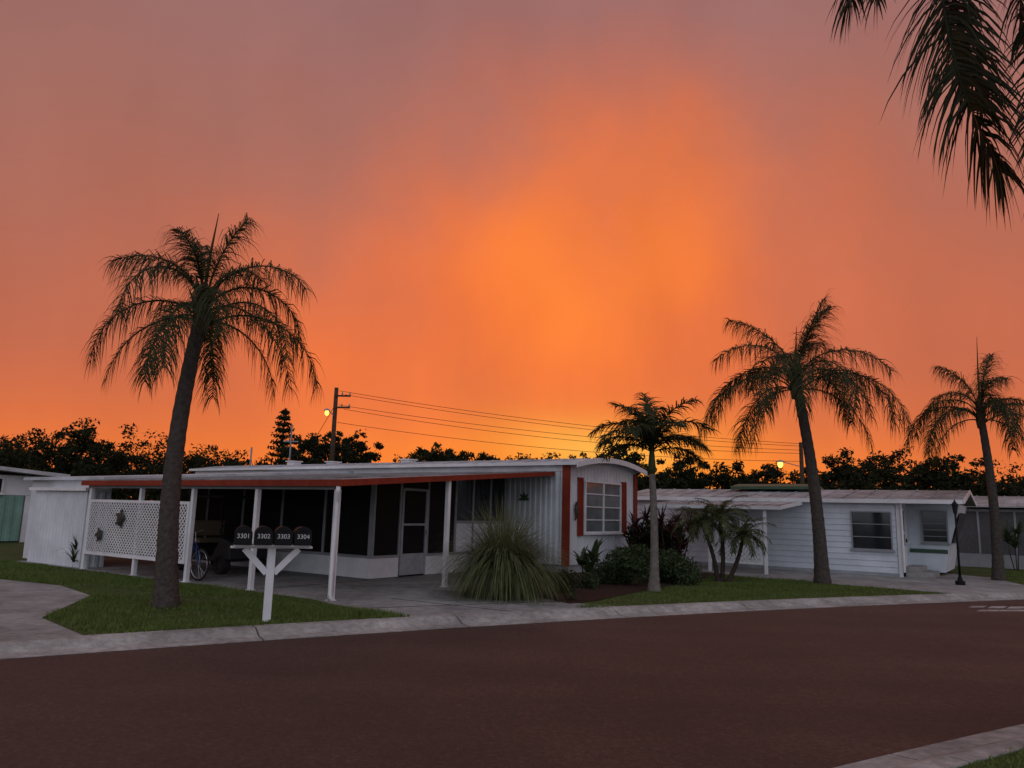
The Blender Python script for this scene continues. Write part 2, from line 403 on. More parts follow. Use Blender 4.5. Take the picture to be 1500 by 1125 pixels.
for k in range(1,30):
    y = aF-.3+k*.61
    b.prism([(x,z+.03) for x,z in ra]+[(x,z+.003) for x,z in ra[::-1]], fy, y-.025, y+.025)
rf = b.build('roof', 'roofmetal', H1)
b = MB(); rb = arch(n0-.15, n1+.15, EZ+.01, PZ-EZ+.02); b.prism(rb+[(x, z-.15) for x,z in rb[::-1]], fy, aF-.34, aF-.305); b.build('fascia', 'white', rf)
b = MB(); b.box(n0-.165, aF-.3, EZ-.07, n0-.145, aB+.2, EZ+.02); b.build('eave_trim', 'white', rf)
for xx, yy in ((10.0,7.5),(11.6,9.0),(10.2,11.5),(9.6,13.0)):
    vb = MB(); zz = 3.12; vb.box(xx-.18,yy-.18,zz,xx+.18,yy+.18,zz+.16); vb.box(xx-.23,yy-.23,zz+.163,xx+.23,yy+.23,zz+.20); vb.build('roof_vent', 'white', H1)
MB().tube([(9.4,15.4,2.9),(9.4,15.4,3.9)], .035).build('vent_pipe', 'grey', H1)
b = MB(); b.box(n0-.06, aF-.03, .2, n0-.005, aF+.2, 2.93); b.build('corner_trim', 'red', H1)
b = MB(); b.pbox(mE, n1-.2, n1+.02, .3, 2.9, .016, .05); b.build('corner_trim', 'red', H1)
window(H1, mE, 9.5, 11.75, 1.08, 2.55, 2, 4, 'pane', 'white', .04)
for s0, s1 in ((9.1,9.41),(11.84,12.15)):
    b = MB(); frame(b, mE, s0, s1, 1.0, 2.62, .05, .016, .05)
    z = 1.07
    while z < 2.54: b.pbox(mE, s0+.05, s1-.05, z, z+.035, .016, .04); z += .05
    b.pbox(mE, s0+.05, s1-.05, 1.05, 2.57, .014, .02)
    b.build('shutter', 'red', H1)
def RZ(n): return 2.04+(n+.15)*(2.70-2.04)/8.83
def AF(n): return -.25+(n+.15)*(1.0)/8.83
xa, xb_ = -.15, 8.68
AE = 8.8
b = MB()
c = [(xa,AF(xa)),(xb_,AF(xb_)),(xb_,AE),(xa,AE)]
b.add([(x,y,RZ(x)) for x,y in c]+[(x,y,RZ(x)+.05) for x,y in c], [(3,2,1,0),(4,5,6,7),(0,1,5,4),(1,2,6,5),(2,3,7,6),(3,0,4,7)])
y = 1.1
while y < AE-.1:
    b.bar((xa,y,RZ(xa)+.062),(xb_,y,RZ(xb_)+.062),.05,.03); y += .3
cr = b.build('carport_roof', 'carroof', H1)
b = MB(); b.bar((xa-.02,AF(xa)-.04,RZ(xa)-.005),(xa-.02,AE,RZ(xa)-.005),.035,.115); b.build('fascia', 'red', cr)
b = MB(); b.bar((xa-.0,AF(xa)-.02,RZ(xa)-.005),(xb_-.1,AF(xb_)-.02,RZ(xb_)-.005),.035,.115); b.build('fascia', 'red', cr)
b = MB()
c = [(.35,AE+.01),(xb_,AE+.01),(xb_,13.2),(.35,13.2)]
b.add([(x,y,RZ(x)+.06) for x,y in c]+[(x,y,RZ(x)+.14) for x,y in c], [(3,2,1,0),(4,5,6,7),(0,1,5,4),(1,2,6,5),(2,3,7,6),(3,0,4,7)])
b.build('rear_roof', 'roofmetal', H1)
b = MB(); b.box(.55,AE+.1,0,.62,13.1,RZ(.5)+.06); b.build('rear_wall', 'wall', H1)
b = MB()
for yy in (2.1,4.35,6.4,8.6): b.bar((.0,yy,RZ(0)-.06),(8.6 if yy<2.3 else 3.1,yy,RZ(8.6 if yy<2.3 else 3.1)-.06),.06,.1)
b.bar((0,0.05,RZ(0)-.09),(0,8.75,RZ(0)-.09),.06,.08)
b.build('roof_beam', 'grey', H1)
for (pn, pa) in ((0,0),(0,2.24),(0,4.37),(0,6.38),(0,8.6),(3.4,.25)):
    b = MB(); b.box(pn-.045,pa-.045,.0,pn+.045,pa+.045,RZ(pn)-.05 if pn else RZ(pn)-.13); b.box(pn-.07,pa-.07,.0,pn+.07,pa+.07,.02); b.build('post', 'white', H1, bevel=.006)
b = MB(); b.tube([(-.17,-.2,1.97),(-.17,-.19,1.88),(-.09,-.08,1.76),(-.085,-.085,1.66),(-.085,-.085,.12),(-.16,-.14,.05)], .042, 8); b.build('downspout', 'white', H1, True)
lt = lattice(my_(-.05), 4.42, 8.5, .40, 1.62, .078, .038).build('lattice_panel', 'white', H1)
sn, sa = 3.3, 2.4
mL = my_(sn); mF = mx_(sa)
b = MB(); b.pbox(mL, sa+.05, 9.6, .02, .47, -.04, .0); b.pbox(mF, sn-.0, 4.25, .02, .47, -.04, .0); b.pbox(mF, 5.22, 8.6, .02, .47, -.04, .0); b.build('kick_panel', 'white', H1)
b = MB()
for s in (sa+.04, 4.0, 5.6, 7.2, 8.8): b.pbox(mL, s-.035, s+.035, .473, RZ(sn)-.06, -.03, .02)
for s in (sn+.05, 4.23, 5.24, 6.35, 7.1, 7.9, 8.6): b.pbox(mF, s-.035, s+.035, .473, RZ(s)-.06, -.03, .02)
b.pbox(mL, sa, 9.6, .472, .53, -.032, .022); b.pbox(mF, sn, 4.2, .472, .53, -.032, .022); b.pbox(mF, 5.27, 8.6, .472, .53, -.032, .022)
b.pbox(mF, 6.38, 8.57, 1.28, 1.35, -.032, .022)
b.build('screen_frame', 'grey', H1)
MB().pbox(mF, 6.39, 8.56, .54, 1.275, -.02, .01).build('lower_panel', 'wall', H1)
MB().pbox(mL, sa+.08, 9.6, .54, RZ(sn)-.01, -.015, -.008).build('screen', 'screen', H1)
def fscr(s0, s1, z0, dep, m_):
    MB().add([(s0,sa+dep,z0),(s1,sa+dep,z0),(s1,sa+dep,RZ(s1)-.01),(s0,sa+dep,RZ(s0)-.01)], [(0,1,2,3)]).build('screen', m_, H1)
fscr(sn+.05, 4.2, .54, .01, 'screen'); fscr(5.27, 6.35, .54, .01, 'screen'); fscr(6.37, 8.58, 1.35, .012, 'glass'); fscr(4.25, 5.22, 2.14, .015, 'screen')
b = MB(); frame(b, mF, 4.28, 5.2, .05, 2.12, .06, -.03, .03); b.pbox(mF, 4.34, 5.14, 1.22, 1.27, -.028, .028); b.pbox(mF, 4.34, 5.14, .111, .55, -.02, .02)
dr = b.build('door', 'skirt', H1)
MB().pbox(mF, 4.34, 5.14, .552, 2.055, -.012, -.006).build('door_screen', 'screen', dr)
MB().pbox(mF, 5.15, 5.19, 1.02, 1.1, .03, .07).build('door_handle', 'chrome', dr)

# shed at the end of the carport
sh = thing('storage_shed', 'white corrugated metal shed at the far end of the carport', 'shed', (*W(8.95,.08),0), ANG)
corrugated(my_(0), .03, 2.75, 0, 1.84, .02, .17).build('side_wall', 'wall', sh)
corrugated(mx_(0), .03, .42, 0, 1.84, .02, .17).build('front_wall', 'wall', sh)
b = MB(); b.box(.03,2.72,0,.42,2.78,1.84); b.box(.43,.03,0,.455,2.75,1.84); b.build('back_wall', 'wall', sh)
b = MB(); b.box(-.12,-.1,1.85,.45,2.9,1.93); b.build('roof', 'white', sh)

# ornaments
def turtle(pn_a, z, s, tilt, label):
    q = W(pn_a, -.11)
    t = thing('turtle_ornament', label, 'ornament', (q[0],q[1],z), ANG, 'turtle ornaments hung on the lattice')
    t.rotation_euler = (Matrix.Rotation(ANG,3,'Z') @ Matrix.Rotation(R(tilt),3,'X')).to_euler()
    b = MB(); b.ball((0,0,0), s, 14, 8, (.25,.9,1.05))
    for k in range(5): b.ball((-.16*s, (.0,.35,-.35,.2,-.2)[k]*s, (.0,.3,.3,-.4,-.4)[k]*s), s*.3, 8, 5, (.3,1,1))
    b.build('shell', 'turtle', t, True)
    b = MB(); b.ball((0,0,1.22*s), s*.28, 8, 6, (.6,.8,1.1)); b.build('head', 'turtle', t, True)
    for sy, sz, ey, ez in ((1,.6,1.0,-.55),(-1,.6,-1.0,-.55),(1,-.8,.35,-.4),(-1,-.8,-.35,-.4)):
        b = MB(); p = V((0,sy*.6*s,sz*s)); e = p+V((0,ey,ez))*s*.9
        b.tube([p,(p+e)/2+V((0,0,.12*s)),e],[.16*s,.15*s,.03*s],6); b.build('flipper', 'turtle', t, True)
turtle(7.0, 1.22, .15, 15, 'large dark metal sea turtle hung on the white lattice, upper right one')
turtle(7.85, .83, .12, -20, 'smaller dark metal sea turtle hung on the white lattice, lower left one')
q = W(1.75, 8.62); t = MB()
for k in range(5):
    an = R(90+(k-2)*50); t.leaf((0,0,0), (0,math.cos(an),math.sin(an)), .2, .12, V((0,-math.sin(an),math.cos(an))), 0, 4)
o = t.build('leaf_ornament', 'leafplaque'); o.location = (q[0],q[1],2.0); o.rotation_euler = (0,0,ANG)
tag(o, 'green leaf shaped ornament on the corrugated side wall', 'ornament')
q = W(.22, 8.9); t = MB()
t.tube([(0,0,.2),(.05,0,.26),(.07,0,.2),(.03,0,.08),(.07,0,-.02),(.05,0,-.14),(-.01,0,-.2),(.02,0,-.24)], [.02,.035,.04,.05,.055,.035,.022,.008], 8); t.tube([(0,0,.21),(-.07,0,.18)], [.018,.01], 6)
o = t.build('seahorse_ornament', 'turtle', None, True); o.location = (q[0],q[1],1.65); o.rotation_euler = (0,0,ANG)
tag(o, 'small dark seahorse ornament between red corner board and shutter', 'ornament')

# ---------------------------------------------------------------- golf cart, bicycle
gc = thing('golf_cart', 'dark golf cart with beige seat parked under the carport behind the lattice', 'golf cart', (*W(6.3,2.1),.006), ANG)
fx = lambda y, z, x: (x, y, z)
MB().prism([(-1.15,.35),(-1.1,.75),(-.75,.85),(-.45,.4),(.15,.38),(.2,.62),(1.1,.66),(1.15,.4),(.9,.28),(-.9,.28)], fx, -.56, .56).build('body', 'cart', gc, bevel=.03)
b = MB(); b.box(-.52,.15,.665,.52,.65,.78); st_ = b.build('seat', 'vinyl', gc, bevel=.03)
MB().box(-.52,.66,.82,.52,.76,1.2).build('backrest', 'vinyl', gc, bevel=.03)
b = MB(); b.prism([(-.85,1.76),(-.8,1.82),(.9,1.82),(.95,1.76)], fx, -.6, .6); b.build('roof', 'cart', gc, bevel=.02)
for xx in (-.54,.54):
    MB().tube([(xx,-.8,.78),(xx,-.62,1.76)], .02).build('roof_post', 'black', gc); MB().tube([(xx,.85,.66),(xx,.8,1.76)], .02).build('roof_post', 'black', gc)
def wheel(parent, x, y, r, w, name='wheel'):
    b = MB(); n = 20
    prof = [(.62,-.5),(.95,-.5),(1,-.3),(1,.3),(.95,.5),(.62,.5)]
    for i in range(n):
        th = 2*math.pi*i/n
        for rr, ww in prof: b.v.append((x+ww*w, y+math.cos(th)*rr*r, r+math.sin(th)*rr*r))
    k = len(prof)
    for i in range(n):
        for j_ in range(k): b.f.append((i*k+j_, ((i+1) % n)*k+j_, ((i+1) % n)*k+(j_+1) % k, i*k+(j_+1) % k))
    wh = b.build(name, 'rubber', parent, True)
    MB().tube([(x-w*.3,y,r),(x+w*.3,y,r)], r*.5, 14).build('rim', 'cart', wh)
for xx in (-.5,.5):
    for yy in (-.8,.8): wheel(gc, xx, yy, .22, .18)
b = MB(); b.tube([(-.2+.16*math.cos(t_*.5236), -.42-.06*math.sin(t_*.5236), 1.0+.14*math.sin(t_*.5236)) for t_ in range(13)], .014, 6); b.tube([(-.2,-.42,1.0),(-.2,-.65,.75)], .018, 6); b.build('steering_wheel', 'black', gc)

bk = thing('bicycle', 'blue bicycle standing behind the white lattice in the carport', 'bicycle', (*W(4.95,.3),.006), ANG)
for yy in (-.53,.53):
    b = MB(); b.tube([(0,yy+.32*math.cos(2*math.pi*t_/28),.34+.32*math.sin(2*math.pi*t_/28)) for t_ in range(29)], .022, 6); wh = b.build('wheel', 'rubber', bk, True)
    b = MB(); b.tube([(0,yy+.29*math.cos(2*math.pi*t_/28),.34+.29*math.sin(2*math.pi*t_/28)) for t_ in range(29)], .012, 6); b.build('rim', 'chrome', wh)
    b = MB()
    for t_ in range(18): b.tube([(.02*(-1)**t_,yy,.34),(0,yy+.29*math.cos(2*math.pi*t_/18),.34+.29*math.sin(2*math.pi*t_/18))], .003, 4)
    b.build('spokes', 'chrome', wh)
b = MB(); b.tube([(0,.53,.34),(0,.08,.32),(0,.2,.8)], .016); b.tube([(0,.08,.32),(0,-.33,.72)], .02); b.tube([(0,.17,.68),(0,-.33,.78)], .016); b.tube([(0,.53,.34),(0,.19,.74)], .012); b.build('frame', 'blue', bk)
b = MB(); b.tube([(.03,-.53,.34),(.02,-.4,.66),(0,-.33,.8)], .015); b.tube([(-.03,-.53,.34),(-.02,-.4,.66)], .015); b.build('fork', 'blue', bk)
b = MB(); b.tube([(0,-.33,.8),(0,-.3,1.0),(.15,-.3,1.04),(.3,-.12,1.02)], .012); b.tube([(0,-.3,1.0),(-.15,-.3,1.04),(-.3,-.12,1.02)], .012); b.build('handlebar', 'chrome', bk)
b = MB(); b.ball((0,.24,.88), .13, 10, 6, (.8,1.1,.35)); b.tube([(0,.2,.78),(0,.22,.87)], .013); b.build('saddle', 'black', bk, True)
b = MB(); b.tube([(.09,.08,.32),(-.09,.08,.32)], .012); b.tube([(.09,.08,.32),(.09,.2,.22)], .01); b.box(.09,.16,.2,.17,.24,.225); b.tube([(-.09,.08,.32),(-.09,-.04,.42)], .01); b.box(-.17,-.08,.41,-.09,0,.435); b.build('pedals', 'black', bk)

# ---------------------------------------------------------------- mailboxes
mp_ = gp(390,910); MA = R(20)
ms = thing('mailbox_stand', 'white wooden Y shaped post carrying four mailboxes by the kerb', 'post', (mp_.x,mp_.y,0), MA)
b = MB(); b.box(-.055,-.055,-.05,.055,.055,1.03); b.build('post', 'white', ms, bevel=.006)
for sx in (-1,1):
    b = MB(); b.bar((sx*.05,0,.66),(sx*.37,0,1.0),.088,.075,V((0,1,0))); b.build('brace', 'white', ms, bevel=.005)
b = MB(); b.box(-.56,-.05,1.005,.56,.05,1.035); b.box(-.52,-.2,1.036,.52,.2,1.058); b.build('shelf', 'white', ms, bevel=.004)
def textmesh(s, size):
    cu = bpy.data.curves.new('txt', 'FONT'); cu.body = s; cu.size = size; cu.align_x = 'CENTER'; cu.align_y = 'CENTER'; cu.extrude = .001
    to = bpy.data.objects.new('txt', cu); C.objects.link(to)
    dg = bpy.context.evaluated_depsgraph_get(); dg.update()
    me = bpy.data.meshes.new_from_object(to.evaluated_get(dg)); bpy.data.objects.remove(to); return me
for i, (num, lab) in enumerate((('3301','black domed mailbox numbered 3301, leftmost on the white stand'),('3302','black domed mailbox numbered 3302, second from the left'),('3303','black domed mailbox numbered 3303, third from the left'),('3304','black domed mailbox numbered 3304, rightmost on the stand'))):
    ox = (i-1.5)*.268
    lx, ly = mp_.x+ox*math.cos(MA), mp_.y+ox*math.sin(MA)
    mb = thing('mailbox', lab, 'mailbox', (lx,ly,1.06), MA, 'black mailboxes on the white stand')
    hw = .115; prof = [(-hw,0),(hw,0),(hw,.145)]+[(hw*math.cos(R(a)), .145+hw*.95*math.sin(R(a))) for a in range(15,180,15)]+[(-hw,.145)]
    MB().prism(prof, fy, -.24, .25).build('body', 'black', mb, bevel=.004)
    pr2 = [(x*1.04, z*1.03) for x,z in prof]; MB().prism(pr2, fy, -.262, -.242).build('door', 'black', mb, bevel=.003)
    b = MB(); b.box(-.02,-.285,.2,.02,-.263,.225); b.build('latch', 'black', mb)
    b = MB(); b.bar((hw+.008,-.1,.1),(hw+.008,.06,.1),.006,.018); b.box(hw+.004,.03,.08,hw+.012,.09,.13); b.build('flag', 'red', mb)
    me = textmesh(num, .088); me.materials.append(M['number']); o = bpy.data.objects.new('number', me); C.objects.link(o); o.parent = mb
    o.location = (0,-.265,.12); o.rotation_euler = (R(90),0,0)

# ---------------------------------------------------------------- white lap sided home at the right
H2 = thing('mobile_home', 'white lap sided home with weathered metal roof at the right', 'house', (Q0.x,Q0.y,0), ANG)
m2L, m2E = my_(0), mx_(0)
lap(m2L, .05, 9.0, .1, 2.2).build('side_wall', 'lap', H2)
lap(m2E, .05, 2.1, .1, 2.2).build('end_wall', 'lap', H2)
b = MB(); b.box(4.9,0,.1,5.0,9,2.2); b.box(.1,8.95,.1,4.9,9.05,2.2); b.box(2.1,0.02,.1,4.9,.08,2.2); b.build('back_wall', 'lap', H2)
b = MB(); b.box(-.02,-.02,0,5,9,.095); b.build('skirting', 'skirt', H2)
window(H2, m2L, .16, 1.3, .76, 1.92, 1, 3, 'glass', 'grey', .035, .012)
b = MB(); b.box(-.06,-.07,.0,.03,.03,2.2); b.build('corner_trim', 'white', H2)
b = MB(); frame(b, m2E, .3, 1.15, .12, 2.05, .09, .026, .05); b.pbox(m2E, .39, 1.06, .2, .9, .024, .04); b.pbox(m2E, .39, 1.06, 1.25, 1.32, .024, .045)
dr = b.build('door', 'white', H2); MB().pbox(m2E, .39, 1.06, .9, 1.97, .022, .03).build('pane', 'glass', dr); MB().pbox(m2E,1.07,1.11,1.0,1.1,.05,.09).build('door_handle','black',dr)
window(H2, m2E, 1.3, 1.75, 1.0, 1.95, 1, 2)
b = MB(); b.prism([(0,.1),(-1.0,.1),(-1.12,.75),(-1.5,2.2),(0,2.2)], fx, 1.9, 4.9); b.build('bay', 'lap', H2)
mB = lambda s, z, dd: (1.9-dd, s, z)
window(H2, mB, -1.15, -.42, 1.0, 2.0, 1, 5, 'glass', 'grey', .04, .01)
b = MB(); b.pbox(mB, -1.1, -.05, .68, .8, .003, .03); b.build('bay_trim', 'greentrim', H2)
b = MB(); b.add([(2.1,-1.24,1.0),(4.7,-1.24,1.0),(4.7,-1.48,1.95),(2.1,-1.48,1.95)],[(0,1,2,3)]); b.build('bay_window', 'glass', H2)
b = MB(); b.box(.3,-.85,.0,1.8,-.1,.16); b.box(.3,-.5,.162,1.8,-.1,.3); b.build('steps', 'concrete', H2, bevel=.01)
def gable(b, x0, x1, xm, z0, zm, y0, y1, th=.06):
    pr = [(x0,z0),(xm,zm),(x1,z0),(x1,z0-th),(xm,zm-th),(x0,z0-th)]; b.prism(pr, fy, y0, y1)
b = MB(); gable(b, -.25, 5.25, 2.5, 2.28, 2.66, -1.75, 9.3)
y = -1.5
while y < 9.2:
    b.bar((-.22,y,2.293),(2.5,y,2.668),.03,.04); y += .6
r2 = b.build('roof', 'roofold', H2)
b = MB(); b.bar((-.27,-1.75,2.225),(-.27,9.3,2.225),.03,.12); b.bar((-.25,-1.77,2.23),(2.5,-1.77,2.61),.03,.12); b.bar((2.5,-1.77,2.61),(5.25,-1.77,2.23),.03,.12); b.build('fascia', 'white', r2)
b = MB(); gable(b, 1.6, 3.4, 2.5, 2.74, 2.86, 2.8, 5.6, .1); b.build('ridge_cap', 'greentrim', r2)
b = MB(); c = [(-2.7,2.7),(-.3,2.7),(-.3,7.0),(-2.7,7.0)]; zf = lambda x: 2.12+(x+.28)*.08
b.add([(x,y,zf(x)) for x,y in c]+[(x,y,zf(x)+.04) for x,y in c], [(3,2,1,0),(4,5,6,7),(0,1,5,4),(1,2,6,5),(2,3,7,6),(3,0,4,7)])
y = 2.9
while y < 7: b.bar((-2.68,y,zf(-2.68)+.05),(-.3,y,zf(-.3)+.05),.04,.02); y += .4
cr2 = b.build('carport_roof', 'roofold', H2)
b = MB(); b.bar((-2.72,2.66,1.93),(-2.72,7.0,1.93),.03,.1); b.bar((-2.72,2.68,1.94),(-.3,2.68,2.13),.03,.1); b.build('fascia', 'white', cr2)
for yy in (3.2,4.9,6.8):
    b = MB(); b.box(-2.6,yy-.04,0,-2.52,yy+.04,1.92); b.build('post', 'white', H2)
lattice(my_(-2.55), 3.3, 4.85, .3, 1.5, .1, .045).build('lattice_panel', 'white', H2)
b = MB(); b.tube([(-.14,-.12,2.16),(-.1,-.12,2.0),(-.1,-.12,.15)], .035); b.build('downspout', 'white', H2)

# grey screened home at right edge
r3 = (21.1,27.3)
H3 = thing('mobile_home', 'grey home with screened side room at the right edge', 'house', (*r3,0), ANG)
m3 = my_(0)
MB().pbox(m3, 0, 12, 0, .5, -.05, 0).build('kick_panel', 'grey', H3)
b = MB()
for k in range(11): b.pbox(m3, .03+k*1.19, .1+k*1.19, .5, 2.1, -.03, .02)
b.pbox(m3, 0, 12, 2.1, 2.2, -.03, .022); b.build('screen_frame', 'grey', H3)
MB().pbox(m3, .1, 11.9, .5, 2.1, -.02, -.01).build('screen', 'greyscreen', H3)
MB().box(0,-.06,0,7,0,2.25).build('end_wall', 'grey', H3)
b = MB(); b.box(6.95,0,0,7.0,12,2.3); b.box(.1,11.95,0,6.9,12,2.25); b.build('back_wall', 'grey', H3)
b = MB(); gable(b, -.4, 7.4, 3.5, 2.32, 2.8, -.8, 12.3); y = -.7
while y < 12: b.bar((-.4,y,2.33),(3.5,y,2.81),.05,.03); y += .5
b.build('roof', 'roofold', H3)
b = MB(); b.box(-.35,-.74,0,-.27,-.66,2.26); b.build('post', 'white', H3)

# green home at left edge
r0 = V((-18,30))-nv*8
H0 = thing('mobile_home', 'pale green metal sided home at the left edge', 'house', (r0.x,r0.y,0), ANG)
corrugated(mx_(0), 0, 7.0, .05, 1.75, .03, .3).build('end_wall', 'green', H0)
b = MB(); b.box(0,.02,1.76,7.9,.1,2.5); b.box(7.05,.01,.0,7.95,.1,1.75); b.build('upper_wall', 'wall', H0)
b = MB(); b.box(-.1,0,0,-.02,10,2.4); b.box(7.95,.1,0,8.0,10,2.5); b.build('side_wall', 'green', H0)
b = MB(); gable(b, -.5, 8.3, 4, 2.62, 2.92, -.6, 10.5, .14); b.build('roof', 'roofmetal', H0)
window(H0, mx_(-.03), 2.5, 6.2, 1.8, 2.4, 4, 1)

# black lamp post
lp = gp(1407,857)
L_ = thing('lamp_post', 'slim black garden lamp post by the drive of the lap sided home', 'lamp post', (lp.x,lp.y,0))
b = MB(); b.tube([(0,0,0),(0,0,.1),(0,0,.12),(0,0,.22)], [.12,.12,.07,.04], 12); b.build('base', 'black', L_, False)
b = MB(); b.tube([(0,0,.2),(0,0,1.85)], [.032,.026], 10); b.build('pole', 'black', L_, True)
b = MB(); b.tube([(0,0,1.85),(0,0,1.88),(0,0,2.1)], [.03,.05,.085], 6); ln = b.build('lantern', 'glass', L_)
b = MB(); b.tube([(0,0,2.1),(0,0,2.11),(0,0,2.2),(0,0,2.25)], [.095,.105,.03,.015], 6); b.build('lantern_cap', 'black', ln)

# ---------------------------------------------------------------- palms
ZU = V((0,0,1))
def curve_pts(base, az, el0, L, bend, k=16, sway=0, pw=1.15):
    p = V(base); P = [p.copy()]
    for i in range(k):
        s = (i+.5)/k; el = el0-bend*s**pw; a = az+sway*s
        p = p+V((math.cos(a)*math.cos(el), math.sin(a)*math.cos(el), math.sin(el)))*(L/k); P.append(p.copy())
    return P
def bez(pts, k=18):
    P = [V(p) for p in pts]; out = []
    n = len(P)-1
    for i in range(k+1):
        t = i/k*n; j_ = min(int(t), n-1); f = t-j_
        p0 = P[max(j_-1,0)]; p1 = P[j_]; p2 = P[j_+1]; p3 = P[min(j_+2,n)]
        out.append(.5*((2*p1)+(p2-p0)*f+(2*p0-5*p1+4*p2-p3)*f*f+(3*p1-p0-3*p2+p3)*f**3))
    return out
def frond(mb, pts, leaf, w, n, droop, stiff=.0, start=.12, r=.022, plum=.35, fwd=.55, wind=V((0,0,0)), seg=3, shag=.3):
    k = len(pts)-1
    mb.tube(pts, [r*(1-.85*i/k) for i in range(k+1)], 5)
    lasts = None
    for q in range(n):
        s = start+(1-start)*(q+random.random()*.6)/n
        f = min(s,.999)*k; i = min(int(f), k-1); p = pts[i].lerp(pts[i+1], f-i); T = (pts[i+1]-pts[i]).normalized()
        sd = T.cross(ZU)
        if sd.length > .25: sd = sd.normalized(); lasts = sd
        else: sd = lasts if lasts is not None else V((1,0,0))
        N = sd.cross(T)
        env = (min(1, .45+ (s-start)*3))*(1 if s < .65 else 1-.45*((s-.65)/.35)**1.4)
        for sg in (-1,1):
            dr = sd*sg*(1-.3*s)+T*(fwd+random.uniform(-.25,.3)+.4*s*s)+N*random.uniform(-plum,plum*.9+stiff)+wind*random.uniform(.4,1.1)
            l = leaf*env*random.uniform(1-shag,1+shag)
            wd = (T-dr.normalized()*T.dot(dr.normalized()))
            wd = wd.normalized() if wd.length > .05 else N
            wd = (wd+N*random.uniform(-.5,.5)).normalized()
            mb.leaf(p, dr, l, w*random.uniform(.75,1.2), wd, droop*random.uniform(1-shag*1.6,1+shag*1.3), seg)
def trunk_pts(base, top, bow, k=14):
    b0, t0 = V(base), V(top); P = []
    for i in range(k+1):
        s = i/k; P.append(b0.lerp(t0, s)+V(bow)*math.sin(math.pi*s))
    return P
def ringed(mb, pts, r0, r1, flare, n=14, amp=.025, per=3):
    P = []; Rr = []; k = len(pts)-1
    for i in range(k*per+1):
        f = i/per; j_ = min(int(f), k-1); P.append(pts[j_].lerp(pts[j_+1], f-j_))
        s = i/(k*per); r = r0+(r1-r0)*s+flare*math.exp(-s*12)
        Rr.append(r*(1+amp*((i % 2)*2-1)+random.uniform(-.012,.012)))
    mb.tube(P, Rr, n)
def queen_palm(label, base, top, r0, r1, L, nf, leaf, seed, bow=(0,0,0), wind=V((0,0,0)), tuft=1.0, mtr='trunk', name='queen_palm', w=.016, nleaf=92, m='palm', skirt=3):
    random.seed(seed)
    t = thing(name, label, 'palm tree', (base[0],base[1],0))
    o = V((base[0],base[1],0)); tp = V(top)-o
    tb = MB(); ringed(tb, trunk_pts((0,0,-.05), tp, bow), r0, r1, r0*.35); tb.build('trunk', mtr, t, True)
    bb = MB(); bb.tube([tp-V((0,0,.45)), tp-V((0,0,.2)), tp+V((0,0,.15)), tp+V((0,0,.45))], [r1*1.05,r1*1.4,r1*1.05,r1*.4], 10)
    for k in range(16):
        a = k*2.4; q = tp+V((0,0,-.3+.03*k)); bb.leaf(q+V((math.cos(a),math.sin(a),0))*r1, V((math.cos(a)*.55,math.sin(a)*.55,1)), .45, .09, V((-math.sin(a),math.cos(a),0)), .1, 3)
    bb.build('crown_base', 'palmdry', t)
    cb = MB()
    for k in range(nf):
        s = k/(nf-1)
        az = k*2.39996+random.uniform(-.4,.4)
        el = R(88-34*s+random.uniform(-10,6)); LL = L*(.60+.42*min(1,s*1.5))*random.uniform(.8,1.1)
        bend = R(40+140*min(1,s*2.0)**.8+random.uniform(-18,14))
        bend = min(bend, el+R(88))
        b0 = tp+V((math.cos(az)*.07,math.sin(az)*.07,.28-.6*s))
        pts = curve_pts(b0, az, el, LL, bend, 20, random.uniform(-.6,.6), random.uniform(.66,.92))
        if wind.length:
            pts = [p+wind*((i/20)**1.5)*LL*.4 for i,p in enumerate(pts)]
        frond(cb, pts, leaf, w, nleaf, 2.5, wind=wind*.7, start=.18, plum=.55, fwd=.5, seg=4, shag=.38)
    for k in range(skirt):
        az = k*2*math.pi/skirt+random.uniform(-.6,.6)
        pts = curve_pts(tp+V((math.cos(az)*.08,math.sin(az)*.08,-.2)), az, R(15), L*.72, R(98), 14, random.uniform(-.3,.3), .7)
        frond(cb, pts, leaf*.85, w*.9, int(nleaf*.6), 2.6, start=.2, seg=4, shag=.4)
    cb.tube([tp+V((0,0,.3)), tp+V((.03,0,.3+.6*tuft))+wind*.1, tp+V((.08,0,.3+1.25*tuft))+wind*.35], [.035,.025,.006], 6)
    cb.build('crown', m, t)
    return t
pA = gp(243,890)
queen_palm('tall queen palm with dark curved trunk on the left verge', (pA.x,pA.y), at(297,452,12.15), .165, .105, 2.55, 17, .66, 3, bow=(-.16,0,0), wind=V((.08,.04,.02)), tuft=1.1, skirt=4)
pB = gp(1205,855)
queen_palm('tall queen palm leaning left in front of the lap sided home', (pB.x,pB.y), at(1166,560,19.9), .17, .12, 3.6, 20, .8, 8, bow=(.12,0,0), wind=V((-.02,0,0)), w=.022)
pD = gp(1463,850)
queen_palm('slender queen palm with upright spear at the right edge', (pD.x,pD.y), at(1436,606,22.8), .15, .1, 3.0, 14, .72, 21, bow=(.1,0,0), tuft=1.7, w=.022, skirt=2)

